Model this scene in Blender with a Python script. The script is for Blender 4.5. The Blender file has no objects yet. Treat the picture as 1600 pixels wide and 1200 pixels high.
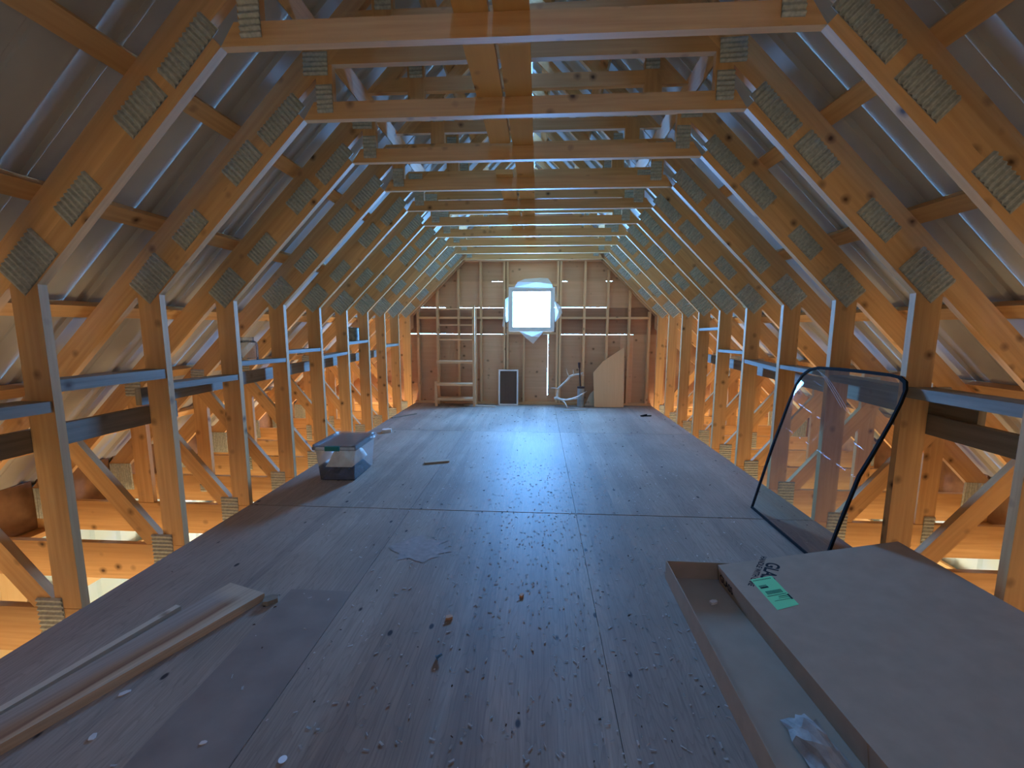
import bpy, math, random
from mathutils import Vector, Matrix
random.seed(7)
C = bpy.context.scene.collection
SC = bpy.context.scene

# ------------------------------------------------------------------ camera
CAM_H = 1.3456
def camera():
    pit, yaw, roll = 0.1315, 0.0604, 0.0026
    cy, sy, cp, sp = math.cos(yaw), math.sin(yaw), math.cos(pit), math.sin(pit)
    fw = Vector((-sy*cp, cy*cp, -sp)); rt = Vector((cy, sy, 0)); up = rt.cross(fw)
    r = rt*math.cos(roll) + up*math.sin(roll); u = -rt*math.sin(roll) + up*math.cos(roll)
    cd = bpy.data.cameras.new('camera'); co = bpy.data.objects.new('camera', cd); C.objects.link(co)
    M = Matrix((r, u, -fw)).transposed().to_4x4(); M.translation = (0, 0, CAM_H)
    co.matrix_world = M
    cd.sensor_width = 36; cd.lens = 677.8/1600*36; cd.clip_start = .02
    SC.camera = co
camera()

# ------------------------------------------------------------------ sky, lights, exposure
SC.view_settings.view_transform = 'Standard'; SC.view_settings.look = 'None'
SC.view_settings.gamma = 1; SC.view_settings.use_curve_mapping = False
SC.view_settings.exposure = 0.0
SC.cycles.use_denoising = True
SC.cycles.max_bounces = 10; SC.cycles.diffuse_bounces = 6; SC.cycles.transparent_max_bounces = 12
SC.cycles.sample_clamp_indirect = 6
W = bpy.data.worlds.new('sky'); SC.world = W; W.use_nodes = True
bg = W.node_tree.nodes['Background']
bg.inputs[0].default_value = (.145, .43, 1.0, 1); bg.inputs[1].default_value = 110
def area(name, loc, direction, sx, sy, power, col, portal=False):
    l = bpy.data.lights.new(name, 'AREA'); l.shape = 'RECTANGLE'; l.size = sx; l.size_y = sy
    l.energy = power; l.color = col
    o = bpy.data.objects.new(name, l); C.objects.link(o); o.location = loc
    o.rotation_euler = Vector(direction).to_track_quat('-Z', 'Y').to_euler()
    if portal: l.cycles.is_portal = True
    return o
WARM = (1, .76, .43)
area('gable_window_portal', (-.13, 7.68, 1.63), (0, -1, 0), .74, .74, 1, (1, 1, 1), True)
area('window_daylight', (-.125, 7.56-.099, 1.637), (0, -1, 0), .70, .66, 285, (.135, .42, 1))
area('ridge_portal', (-.114, 1.4, 4.0), (0, 0, -1), .06, 12.6, 1, (1, 1, 1), True)
area('garage_door_daylight', (-.1, -4.9, -1.75), (0, 1, .06), 6.4, 1.8, 300, WARM)
for _x in (-2.45, 2.25):
    for _y, _p in ((.9, 19), (3.6, 28), (6.4, 85)):
        area('eave_fill_light', (_x, _y, -1.9), (.35 if _x > 0 else -.35, .1, 1), .5, .9, _p, WARM)  # added upward fill for the eaves and far wall, no fixture modelled
area('rear_fill_light', (-.1, -4.9, 1.5), (0, 1, 0), 1.6, 1.5, 13, (1, .90, .78))  # added soft fill from behind the camera; the back wall has no window

# ------------------------------------------------------------------ dimensions
XC, S, Y1 = -.114, .6096, 1.8307
def Yb(n): return Y1 + (n-1)*S
def Yf(n): return Yb(n) - .038
HW, ZT, ZC = 2.057, 1.522, 2.433
XL, XR = XC-HW, XC+HW
S0, S1, S2 = HW+ZT, 3.705, 3.903       # |x|+z of the three 45 degree lines: doubler underside, seam, rafter top
YWALL = 7.56                            # inner face of the far sheathing

# ------------------------------------------------------------------ materials
def new_mat(name):
    m = bpy.data.materials.new(name); m.use_nodes = True
    nt = m.node_tree; b = nt.nodes['Principled BSDF']
    return m, nt, b
def nd(nt, t, **kw):
    n = nt.nodes.new(t)
    for k, v in kw.items():
        if k.startswith('i_'): n.inputs[int(k[2:])].default_value = v
        else: setattr(n, k, v)
    return n
def rgb(c): return (c[0], c[1], c[2], 1)
def ramp(nt, stops, interp='LINEAR'):
    r = nt.nodes.new('ShaderNodeValToRGB'); r.color_ramp.interpolation = interp
    e = r.color_ramp.elements
    while len(e) < len(stops): e.new(.5)
    for x, (p, c) in zip(e, stops):
        x.position = p; x.color = rgb(c) if len(c) == 3 else c
    return r
def uvvec(nt, scale):
    """UV (metres: u along the grain, v across) shifted by a random amount per object"""
    L = nt.links
    uv = nd(nt, 'ShaderNodeUVMap'); oi = nd(nt, 'ShaderNodeObjectInfo')
    cmb = nd(nt, 'ShaderNodeCombineXYZ')
    m1 = nd(nt, 'ShaderNodeMath', operation='MULTIPLY', i_1=37.7); m2 = nd(nt, 'ShaderNodeMath', operation='MULTIPLY', i_1=11.3)
    L.new(oi.outputs['Random'], m1.inputs[0]); L.new(oi.outputs['Random'], m2.inputs[0])
    L.new(m1.outputs[0], cmb.inputs[0]); L.new(m2.outputs[0], cmb.inputs[1])
    ad = nd(nt, 'ShaderNodeVectorMath', operation='ADD')
    L.new(uv.outputs[0], ad.inputs[0]); L.new(cmb.outputs[0], ad.inputs[1])
    return ad.outputs[0], oi.outputs['Random']
def scaled(nt, vec, s):
    m = nd(nt, 'ShaderNodeVectorMath', operation='MULTIPLY'); m.inputs[1].default_value = s
    nt.links.new(vec, m.inputs[0]); return m.outputs[0]
def mix(nt, fac, a, b, mode='MIX'):
    m = nd(nt, 'ShaderNodeMix', data_type='RGBA', blend_type=mode)
    L = nt.links
    for sock, v in ((m.inputs[0], fac), (m.inputs[6], a), (m.inputs[7], b)):
        if isinstance(v, (int, float)): sock.default_value = v
        elif isinstance(v, tuple): sock.default_value = rgb(v)
        else: L.new(v, sock)
    return m.outputs[2]
def wood(name, light, dark, alt, knot=(.10, .045, .018), rough=.6, grain=.5, knots=.78, bump=.15, coarse=1.0, spec=.3):
    m, nt, b = new_mat(name); L = nt.links
    v, rnd = uvvec(nt, None)
    n1 = nd(nt, 'ShaderNodeTexNoise'); n1.inputs['Scale'].default_value = 1; n1.inputs['Detail'].default_value = 5
    L.new(scaled(nt, v, (2.0*coarse, 42*coarse, 1)), n1.inputs[0])
    n2 = nd(nt, 'ShaderNodeTexNoise'); n2.inputs['Scale'].default_value = 1; n2.inputs['Detail'].default_value = 2
    L.new(scaled(nt, v, (.9, 7, 1)), n2.inputs[0])
    r1 = ramp(nt, [(.32, dark), (.68, light)]); L.new(n1.outputs['Fac'], r1.inputs[0])
    base = mix(nt, grain, light, r1.outputs[0])
    r2 = ramp(nt, [(.35, (0, 0, 0)), (.7, (1, 1, 1))]); L.new(n2.outputs['Fac'], r2.inputs[0])
    mu = nd(nt, 'ShaderNodeMath', operation='MULTIPLY', i_1=.55); L.new(r2.outputs[0], mu.inputs[0])
    base = mix(nt, mu.outputs[0], base, alt)
    rr = ramp(nt, [(0, (.86, .86, .86)), (1, (1.12, 1.12, 1.12))]); L.new(rnd, rr.inputs[0])
    base = mix(nt, 1.0, base, rr.outputs[0], 'MULTIPLY')
    vo = nd(nt, 'ShaderNodeTexVoronoi'); vo.inputs['Scale'].default_value = 1; vo.inputs['Randomness'].default_value = .9
    nv = nd(nt, 'ShaderNodeTexNoise'); nv.inputs['Scale'].default_value = 24; L.new(v, nv.inputs[0])
    vv = nd(nt, 'ShaderNodeVectorMath', operation='MULTIPLY_ADD'); vv.inputs[1].default_value = (.012, .012, 0)
    L.new(nv.outputs['Color'], vv.inputs[0]); L.new(v, vv.inputs[2])
    L.new(scaled(nt, vv.outputs[0], (8.5, 9.5, 1)), vo.inputs[0])
    rk = ramp(nt, [(.06, (1, 1, 1)), (.13, (.55, .55, .55)), (.28, (0, 0, 0))]); L.new(vo.outputs['Distance'], rk.inputs[0])
    sp = nd(nt, 'ShaderNodeSeparateColor'); L.new(vo.outputs['Color'], sp.inputs[0])
    gt = nd(nt, 'ShaderNodeMath', operation='GREATER_THAN', i_1=knots); L.new(sp.outputs[0], gt.inputs[0])
    kf = nd(nt, 'ShaderNodeMath', operation='MULTIPLY'); L.new(rk.outputs[0], kf.inputs[0]); L.new(gt.outputs[0], kf.inputs[1])
    base = mix(nt, kf.outputs[0], base, knot)
    L.new(base, b.inputs['Base Color']); b.inputs['Roughness'].default_value = rough
    b.inputs['Specular IOR Level'].default_value = spec
    bp = nd(nt, 'ShaderNodeBump'); bp.inputs['Strength'].default_value = bump; bp.inputs['Distance'].default_value = .004
    L.new(n1.outputs['Fac'], bp.inputs['Height']); L.new(bp.outputs[0], b.inputs['Normal'])
    return m
def plain(name, col, rough=.6, metal=0, spec=.4, noise=.0, nscale=8, bump=0, **kw):
    m, nt, b = new_mat(name); L = nt.links
    b.inputs['Roughness'].default_value = rough; b.inputs['Metallic'].default_value = metal
    b.inputs['Specular IOR Level'].default_value = spec
    b.inputs['Base Color'].default_value = rgb(col)
    if noise or bump:
        tc = nd(nt, 'ShaderNodeTexCoord')
        n = nd(nt, 'ShaderNodeTexNoise'); n.inputs['Scale'].default_value = nscale; n.inputs['Detail'].default_value = 5
        L.new(tc.outputs['Object'], n.inputs[0])
        if noise:
            r = ramp(nt, [(.3, tuple(x*(1-noise) for x in col)), (.7, tuple(min(1, x*(1+noise)) for x in col))])
            L.new(n.outputs['Fac'], r.inputs[0]); L.new(r.outputs[0], b.inputs['Base Color'])
        if bump:
            bp = nd(nt, 'ShaderNodeBump'); bp.inputs['Strength'].default_value = bump; bp.inputs['Distance'].default_value = .01
            L.new(n.outputs['Fac'], bp.inputs['Height']); L.new(bp.outputs[0], b.inputs['Normal'])
    for k, v in kw.items(): b.inputs[k.replace('_', ' ')].default_value = v
    return m
M_PINE = wood('truss_pine', (.70, .415, .185), (.50, .26, .095), (.64, .34, .135), knots=.5, grain=.75)
M_FAR = wood('sheathing_pine', (.70, .43, .27), (.58, .33, .19), (.64, .38, .23), grain=.6, coarse=.6, knots=.66)
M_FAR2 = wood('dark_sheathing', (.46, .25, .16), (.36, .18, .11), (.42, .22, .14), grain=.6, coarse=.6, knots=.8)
M_STUD = wood('stud_pine', (.78, .50, .29), (.68, .41, .22), (.72, .45, .25), knots=.85)
M_GREY = wood('weathered_board', (.31, .26, .20), (.16, .13, .095), (.26, .20, .14), grain=.8, bump=.4, knots=.8)
M_PALE = wood('pale_lath', (.62, .52, .40), (.5, .4, .29), (.58, .47, .35), grain=.5)
M_TAN = wood('tan_board', (.50, .36, .22), (.36, .24, .14), (.30, .22, .17), grain=.7, bump=.3, coarse=.5)
M_WARMPLANK = wood('yellow_plank', (.76, .44, .15), (.66, .34, .10), (.70, .38, .12), grain=.4)
M_LOWER = wood('lower_wall_wood', (.85, .62, .34), (.78, .52, .25), (.8, .56, .28))
M_GALV = plain('galvanised_plate', (.45, .46, .41), rough=.36, metal=.15, noise=.22, nscale=60)
M_ROOF = plain('roof_steel', (.46, .43, .39), rough=.75, metal=.0, spec=.2, noise=.08, nscale=3)
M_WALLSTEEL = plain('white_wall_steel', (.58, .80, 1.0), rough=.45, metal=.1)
M_DARKWOOD = plain('dark_brown_wood', (.12, .06, .035), rough=.8, noise=.3)
M_BLOCK = plain('brown_blocking', (.26, .13, .065), rough=.8, noise=.3)
M_CONC = plain('concrete', (.55, .52, .48), rough=.8, noise=.15, nscale=2)
M_WHITE = plain('white_vinyl', (.80, .82, .84), rough=.4)
M_FILM = plain('plastic_film', (.88, .9, .9), rough=.25, Alpha=.75)
M_BLACK = plain('black_rubber', (.010, .010, .011), rough=.85, spec=.08)
M_CARD = plain('cardboard', (.38, .28, .20), rough=.85, spec=.15, noise=.06, nscale=14)
M_CARDIN = plain('cardboard_inside', (.38, .28, .20), rough=.85, spec=.15, noise=.06, nscale=10)
M_INK = plain('black_ink', (.025, .025, .03), rough=.8, spec=.1)
M_LABEL = plain('green_label', (.20, .72, .33), rough=.5)
M_PAPER = plain('kraft_paper', (.36, .33, .30), rough=.9, noise=.3, nscale=20)
M_ANTLER = plain('antler_bone', (.72, .62, .52), rough=.6, noise=.2, nscale=16)
M_PIPE = plain('grey_painted_steel', (.36, .35, .33), rough=.5, metal=.3, noise=.2, nscale=12)
M_RUST = plain('rusty_rod', (.07, .035, .03), rough=.7)
M_SCREEN = plain('insect_mesh', (.14, .09, .07), rough=.7, Alpha=.72)
M_NAVY = plain('navy_cloth', (.045, .05, .095), rough=.95, noise=.5, nscale=14, bump=.6)
M_CLOTH = plain('cream_cloth', (.88, .82, .72), rough=.95, noise=.25, nscale=9, bump=.8)
M_TEAL = plain('teal_latch', (.0, .20, .20), rough=.4)
M_TIN = plain('old_tin', (.16, .17, .15), rough=.45, metal=.4, noise=.5, nscale=25)
M_SHAVE = plain('pale_shaving', (.66, .58, .52), rough=.8)
M_CHIPDARK = plain('bark_brown', (.10, .055, .035), rough=.85)
M_CHIPTAN = plain('wood_chip', (.55, .30, .16), rough=.75)
M_BLUE = plain('blue_plastic', (.05, .16, .28), rough=.4)
def clear(name, tint, rough=.02, frost=0, ior=1.5):
    """thin clear sheet: mostly see-through, with a tint, a little frost and a glossy coat"""
    m, nt, b = new_mat(name); L = nt.links
    nt.nodes.remove(b); out = nt.nodes['Material Output']
    tr = nd(nt, 'ShaderNodeBsdfTransparent'); tr.inputs[0].default_value = rgb(tint)
    gl = nd(nt, 'ShaderNodeBsdfGlossy'); gl.inputs['Roughness'].default_value = rough
    df = nd(nt, 'ShaderNodeBsdfDiffuse'); df.inputs[0].default_value = (.75, .8, .82, 1)
    fr = nd(nt, 'ShaderNodeFresnel'); fr.inputs[0].default_value = ior
    a = nd(nt, 'ShaderNodeMixShader'); a.inputs[0].default_value = frost
    L.new(tr.outputs[0], a.inputs[1]); L.new(df.outputs[0], a.inputs[2])
    c = nd(nt, 'ShaderNodeMixShader'); L.new(fr.outputs[0], c.inputs[0]); L.new(a.outputs[0], c.inputs[1]); L.new(gl.outputs[0], c.inputs[2])
    L.new(c.outputs[0], out.inputs[0])
    return m
M_GLASS = clear('tinted_glass', (.72, .80, .64), frost=.07, ior=1.28)
M_PANE = clear('window_glass', (.97, .98, .98))
M_BIN = clear('clear_plastic', (.97, .98, .98), rough=.25, frost=.10, ior=1.25)
M_JAR = clear('jar_glass', (.97, .98, .97), frost=.10, ior=1.3)
def plywood(name):
    m, nt, b = new_mat(name); L = nt.links
    v, rnd = uvvec(nt, None)
    uvo = nd(nt, 'ShaderNodeTexCoord').outputs['Object']
    # cathedral grain: distorted bands across the sheet
    nz = nd(nt, 'ShaderNodeTexNoise'); nz.inputs['Scale'].default_value = 1; nz.inputs['Detail'].default_value = 3
    L.new(scaled(nt, v, (.8, 5, 1)), nz.inputs[0])
    k = nd(nt, 'ShaderNodeMath', operation='MULTIPLY', i_1=26); L.new(nz.outputs['Fac'], k.inputs[0])
    sn = nd(nt, 'ShaderNodeMath', operation='FRACT'); L.new(k.outputs[0], sn.inputs[0])
    fine = nd(nt, 'ShaderNodeTexNoise'); fine.inputs['Scale'].default_value = 1; fine.inputs['Detail'].default_value = 6
    L.new(scaled(nt, v, (4, 110, 1)), fine.inputs[0])
    big = nd(nt, 'ShaderNodeTexNoise'); big.inputs['Scale'].default_value = 1.3; big.inputs['Detail'].default_value = 4; L.new(uvo, big.inputs[0])
    r0 = ramp(nt, [(.3, (.295, .222, .172)), (.72, (.405, .315, .25))]); L.new(big.outputs['Fac'], r0.inputs[0])
    r1 = ramp(nt, [(0, (.80, .80, .80)), (.35, (1, 1, 1)), (1, (1, 1, 1))]); L.new(sn.outputs[0], r1.inputs[0])
    col = mix(nt, .8, r0.outputs[0], r1.outputs[0], 'MULTIPLY')
    r2 = ramp(nt, [(.3, (.78, .78, .78)), (.7, (1.1, 1.1, 1.1))]); L.new(fine.outputs['Fac'], r2.inputs[0])
    col = mix(nt, .8, col, r2.outputs[0], 'MULTIPLY')
    # broad strips of different veneer
    st = nd(nt, 'ShaderNodeTexVoronoi'); st.inputs['Scale'].default_value = 1
    L.new(scaled(nt, v, (.18, 6.5, 1)), st.inputs[0])
    s2 = nd(nt, 'ShaderNodeSeparateColor'); L.new(st.outputs['Color'], s2.inputs[0])
    r3 = ramp(nt, [(0, (.86, .86, .88)), (1, (1.1, 1.08, 1.06))]); L.new(s2.outputs[1], r3.inputs[0])
    col = mix(nt, 1.0, col, r3.outputs[0], 'MULTIPLY')
    # small dark knots and nail dents
    vo = nd(nt, 'ShaderNodeTexVoronoi'); vo.inputs['Scale'].default_value = 1; L.new(scaled(nt, v, (5, 9, 1)), vo.inputs[0])
    rk = ramp(nt, [(.07, (1, 1, 1)), (.115, (0, 0, 0))]); L.new(vo.outputs['Distance'], rk.inputs[0])
    s3 = nd(nt, 'ShaderNodeSeparateColor'); L.new(vo.outputs['Color'], s3.inputs[0])
    g = nd(nt, 'ShaderNodeMath', operation='GREATER_THAN', i_1=.35); L.new(s3.outputs[0], g.inputs[0])
    kf = nd(nt, 'ShaderNodeMath', operation='MULTIPLY'); L.new(rk.outputs[0], kf.inputs[0]); L.new(g.outputs[0], kf.inputs[1])
    col = mix(nt, kf.outputs[0], col, (.05, .04, .04))
    L.new(col, b.inputs['Base Color'])
    b.inputs['Roughness'].default_value = .55; b.inputs['Specular IOR Level'].default_value = .12
    bp = nd(nt, 'ShaderNodeBump'); bp.inputs['Strength'].default_value = .12; bp.inputs['Distance'].default_value = .004
    L.new(fine.outputs['Fac'], bp.inputs['Height']); L.new(bp.outputs[0], b.inputs['Normal'])
    return m
M_PLY = plywood('dusty_plywood')
M_REDSTAIN = plain('red_stain', (.315, .228, .185), rough=.7, noise=.2, nscale=30)
M_STAIN = plain('dark_ply_patch', (.25, .19, .155), rough=.55, noise=.15, nscale=6)

# ------------------------------------------------------------------ mesh helpers
class MB:
    def __init__(s): s.v, s.f, s.uv, s.mi = [], [], [], []
    def face(s, pts, uvs, mi=0):
        b = len(s.v); s.v += [tuple(p) for p in pts]; s.f.append(tuple(range(b, b+len(pts)))); s.uv += list(uvs); s.mi.append(mi)
    def obox(s, c, L, w, t, mi=0):
        """box about c; half-vectors L (grain), w, t"""
        c, L, w, t = Vector(c), Vector(L), Vector(w), Vector(t)
        if L.cross(w).dot(t) < 0: t = -t
        o = random.random()*5
        l, ww, tt = L.length, w.length, t.length
        for (a, b_, n, la, lb, k) in ((L, w, t, l, ww, 0), (L, -w, -t, l, ww, .31), (L, -t, w, l, tt, .57), (L, t, -w, l, tt, .73), (w, t, L, ww, tt, .9), (-w, t, -L, ww, tt, .97)):
            pts = [c+n-a-b_, c+n+a-b_, c+n+a+b_, c+n-a+b_]
            s.face(pts, [(o+k-la, k*3-lb), (o+k+la, k*3-lb), (o+k+la, k*3+lb), (o+k-la, k*3+lb)], mi)
    def box(s, x0, x1, y0, y1, z0, z1, grain=None, mi=0):
        d = [(x1-x0)/2, (y1-y0)/2, (z1-z0)/2]; c = ((x0+x1)/2, (y0+y1)/2, (z0+z1)/2)
        ax = [Vector((d[0], 0, 0)), Vector((0, d[1], 0)), Vector((0, 0, d[2]))]
        g = 'xyz'.index(grain) if grain else max(range(3), key=lambda i: d[i])
        o = [i for i in range(3) if i != g]
        s.obox(c, ax[g], ax[o[0]], ax[o[1]], mi)
    def prism(s, poly, y0, y1, d=(1, 0), mi=0):
        """polygon in x,z extruded in y; d = grain direction in x,z"""
        a = sum(poly[i][0]*poly[(i+1) % len(poly)][1]-poly[(i+1) % len(poly)][0]*poly[i][1] for i in range(len(poly)))
        if a < 0: poly = poly[::-1]
        l = math.hypot(*d); d = (d[0]/l, d[1]/l); o = random.random()*5
        def U(p): return (o+p[0]*d[0]+p[1]*d[1], -p[0]*d[1]+p[1]*d[0])
        s.face([(x, y0, z) for x, z in poly], [U(p) for p in poly], mi)
        s.face([(x, y1, z) for x, z in poly[::-1]], [(U(p)[0]+1.7, U(p)[1]+.4) for p in poly[::-1]], mi)
        n = len(poly)
        for i in range(n):
            p, q = poly[i], poly[(i+1) % n]
            up, uq = U(p), U(q)
            if abs(uq[0]-up[0]) < 1e-3: up, uq = (up[1]*1.0, 0), (uq[1], 0)
            s.face([(p[0], y0, p[1]), (p[0], y1, p[1]), (q[0], y1, q[1]), (q[0], y0, q[1])],
                   [(up[0], 2.0), (up[0], 2.0+y1-y0), (uq[0], 2.0+y1-y0), (uq[0], 2.0)], mi)
    def cyl(s, a, b, r0, r1=None, n=12, mi=0, caps=True):
        a, b = Vector(a), Vector(b); r1 = r0 if r1 is None else r1
        d = (b-a).normalized(); x = d.orthogonal().normalized(); y = d.cross(x)
        ra = [a+(x*math.cos(t)+y*math.sin(t))*r0 for t in (2*math.pi*i/n for i in range(n))]
        rb = [b+(x*math.cos(t)+y*math.sin(t))*r1 for t in (2*math.pi*i/n for i in range(n))]
        for i in range(n):
            j = (i+1) % n
            s.face([ra[i], ra[j], rb[j], rb[i]], [(0, i/n), (0, (i+1)/n), (1, (i+1)/n), (1, i/n)], mi)
        if caps:
            s.face(ra[::-1], [(0, 0)]*n, mi); s.face(rb, [(0, 0)]*n, mi)
    def mesh(s, name, mats, smooth=False):
        me = bpy.data.meshes.new(name); me.from_pydata(s.v, [], s.f)
        ul = me.uv_layers.new(name='UVMap')
        ul.data.foreach_set('uv', [c for p in s.uv for c in p])
        for m in (mats if isinstance(mats, (list, tuple)) else [mats]): me.materials.append(m)
        me.polygons.foreach_set('material_index', s.mi)
        if smooth: me.polygons.foreach_set('use_smooth', [True]*len(s.f))
        me.update(); return me
def obj(name, me, parent=None, loc=(0, 0, 0), rot=(0, 0, 0)):
    o = bpy.data.objects.new(name, me); C.objects.link(o); o.location = loc; o.rotation_euler = rot
    if parent is not None: o.parent = parent
    return o
def build(mb, name, mats, parent=None, loc=(0, 0, 0), rot=(0, 0, 0), smooth=False):
    return obj(name, mb.mesh(name, mats, smooth), parent, loc, rot)
def tag(o, label, cat, group=None):
    o['label'] = label; o['category'] = cat
    if group: o['group'] = group
    return o
def empty(name, loc=(0, 0, 0), rot=(0, 0, 0)):
    o = bpy.data.objects.new(name, None); C.objects.link(o); o.location = loc; o.rotation_euler = rot; return o
def struct(o): o['kind'] = 'structure'; return o

# ------------------------------------------------------------------ roof, purlins
roof = struct(empty('ceiling', (XC, 0, 0)))
Y_BACK, Y_FAR = -5.0, 7.80
def roof_sheet(side, x_lo, x_hi, wid=.625):
    """ribbed steel sheet: profile along y, run up the slope from |x|=x_lo to x_hi"""
    mb = MB(); S3 = S2+.038*1.4142+.002
    prof = [(0, 0), (.06, 0), (.072, .019), (.112, .019), (.124, 0), (.255, 0), (.262, .004), (.276, .004), (.283, 0), (.455, 0), (.462, .004), (.476, .004), (.483, 0), (wid, 0)]
    k = .7071
    for (ya, ha), (yb, hb) in zip(prof, prof[1:]):
        def P(y, h, x): return (side*(x+h*k), y, S3-x+h*k)
        pts = [P(ya, ha, x_lo), P(yb, hb, x_lo), P(yb, hb, x_hi), P(ya, ha, x_hi)]
        mb.face(pts if side < 0 else pts[::-1], [(0, ya), (0, yb), (1, yb), (1, ya)])
    return mb.mesh('roof_panel', M_ROOF)
for side in (-1, 1):
    me = roof_sheet(side, 4.25, .03)
    y = Yf(1)-.150-S*11; lap = 0
    while y < Y_FAR - .1:
        o = obj('roof_panel', me, roof, (side*lap, y, lap)); y += S; lap = .0025-lap
    mb = MB()
    mb = MB(); zc = S2+.038*1.4142+.034      # ridge cap flange, almost meeting its neighbour
    mb.face([(side*.008, Y_BACK-.2, zc-.008), (side*.008, Y_FAR+.2, zc-.008), (side*.22, Y_FAR+.2, zc-.22), (side*.22, Y_BACK-.2, zc-.22)], [(0, 0), (1, 0), (1, 1), (0, 1)])
    build(mb, 'ridge_cap', M_ROOF, roof)
    mb = MB(); c = Vector((side*.21, (Y_BACK+Y_FAR)/2, zc-.21-.016)); mb.obox(c, (0, (Y_FAR-Y_BACK)/2, 0), (side*.004, 0, -.004), (side*.011, 0, .011)); build(mb, 'closure_strip', M_DARKWOOD, roof)
    for (rx) in (3.43, 2.955, 2.48, 2.005, 1.53, 1.055, .58, .15):
        mb = MB(); c = Vector((side*(rx+.0135), (Y_BACK+Y_FAR)/2, S2-rx+.0135))
        mb.obox(c, (0, (Y_FAR-Y_BACK)/2, 0), (side*.031, 0, -.031), (side*.0134, 0, .0134))
        build(mb, 'purlin', M_PINE, roof)

# ------------------------------------------------------------------ trusses
def mir(poly, s): return [(x*s, z) for x, z in poly]
T = .019
def plate_mesh(w, h, ridges):
    """galvanised nail plate: rows of punched ridges along h"""
    mb = MB(); mb.box(-w/2, w/2, -.0015, .0, -h/2, h/2)
    n = ridges; p = h/n
    for i in range(n):
        z = -h/2+i*p
        a, b, c, d = z+.12*p, z+.45*p, z+.62*p, z+.95*p
        for (za, ya), (zb, yb) in (((a, -.0015), (b, -.0095)), ((b, -.0095), (c, -.0095)), ((c, -.0095), (d, -.0015))):
            mb.face([(-w/2, ya, za), (w/2, ya, za), (w/2, yb, zb), (-w/2, yb, zb)], [(0, 0), (1, 0), (1, 1), (0, 1)])
    return mb.mesh('gusset_plate', M_GALV)
PL = {'p1': plate_mesh(.155, .25, 10), 'p2': plate_mesh(.10, .22, 9), 'p3': plate_mesh(.11, .23, 9), 'p4': plate_mesh(.095, .29, 12),
      'p5': plate_mesh(.085, .14, 6), 'p6': plate_mesh(.13, .115, 5), 'p7': plate_mesh(.13, .22, 9), 'p8': plate_mesh(.245, .21, 10),
      'p9': plate_mesh(.12, .14, 6), 'p10': plate_mesh(.07, .2, 8)}
parts = []       # (name, mesh)
plates = []      # (mesh, x, z, tilt about y)
def tpart(name, poly, d, y0=-T, y1=T):
    mb = MB(); mb.prism(poly, y0, y1, d); parts.append((name, mb.mesh(name, M_PINE)))
tpart('bottom_chord', [(-3.86, -.24), (3.86, -.24), (3.86, -.02), (3.80, 0-.005), (-3.80, -.005), (-3.86, -.02)], (1, 0))
ZTOP = 2.785
tpart('collar_tie', [(-(S0-ZC), ZC), (S0-ZC, ZC), (S0-ZC-.06, ZC+.087), (-(S0-ZC-.06), ZC+.087)], (1, 0))
tpart('top_chord', [(-(S1-2.70), 2.70), (S1-2.70, 2.70), (S1-ZTOP, ZTOP), (-(S1-ZTOP), ZTOP)], (1, 0))
tpart('cap_chord', [(-.98, 2.865), (.98, 2.865), (.90, 2.95), (-.90, 2.95)], (1, 0))
for s in (-1, 1):
    tpart('rafter', mir([(S1+.24, -.24), (S2+.24, -.24), (S2-ZTOP, ZTOP), (S1-ZTOP, ZTOP)], s), (-s, 1))
    tpart('rafter_doubler', mir([(HW, ZT), (S0-ZC, ZC), (S1-ZC-.065, ZC+.065), (HW+.126, ZT)], s), (-s, 1))
    tpart('kneewall_post', mir([(HW, -.002), (HW+.132, -.002), (HW+.132, S1-HW-.132), (HW+.126, ZT), (HW, ZT)], s), (0, 1))
    o = 2.235
    g = Vector((1, 1.245)).normalized(); q = Vector((g.y, -g.x))*.089
    a = Vector((HW+.135, .085-1.245*(o-HW-.135))); b = Vector((2.852, .853))
    tpart('brace', mir([tuple(a), tuple(b), tuple(b+q*1.0-g*.0), (3.0, S1-3.0), (a.x+.145, -.002), (a.x, -.002)] if False else [(a.x, a.y), (b.x, b.y), (b.x+.075, S1-b.x-.075), (HW+.135+.112, -.002), (a.x, -.002)], s), (s, 1.245))
    wx = 2.886 if s < 0 else 2.79
    tpart('heel_web', mir([(wx-.062, -.002), (wx+.062, -.002), (wx+.062, S1-wx-.062), (wx-.062, S1-wx+.062)], s), (0, 1), -T+.003, T-.003)
    tpart('collar_web', mir([(.98, ZC+.087), (1.068, ZC+.087), (1.068, S1-1.068-.001), (1.006, 2.699), (.98, 2.699)], s), (0, 1))
    tpart('cap_rafter', mir([(S2-2.865, 2.865), (S2-.126-2.865, 2.865), (.02, S2-.126-.02), (.02, S2-.02)], s), (-s, 1))
    cx = .70 if s < 0 else .82
    tpart('cap_web', mir([(cx-.055, ZTOP), (cx+.055, ZTOP), (cx+.055, S2-.128-cx-.055), (cx-.055, S2-.128-cx+.055)], s), (0, 1), -T-.002, T+.002)
    r45 = s*math.pi/4
    for k, x, z, rt in (('p1', 2.088, 1.615, -r45), ('p2', 1.824, 1.88, -r45), ('p3', 1.508, 2.212, -r45), ('p4', 1.28, 2.425, -r45),
                        ('p5', 1.022, 2.54, 0), ('p6', 1.06, 2.712, 0), ('p7', 2.205, -.05, 0), ('p8', 3.70, -.03, math.pi/2),
                        ('p9', wx, .89, 0), ('p10', wx+.02, -.05, 0), ('p5', cx, 3.02, 0)):
        plates.append((PL[k], s*x, z, rt, k, s))
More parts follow.
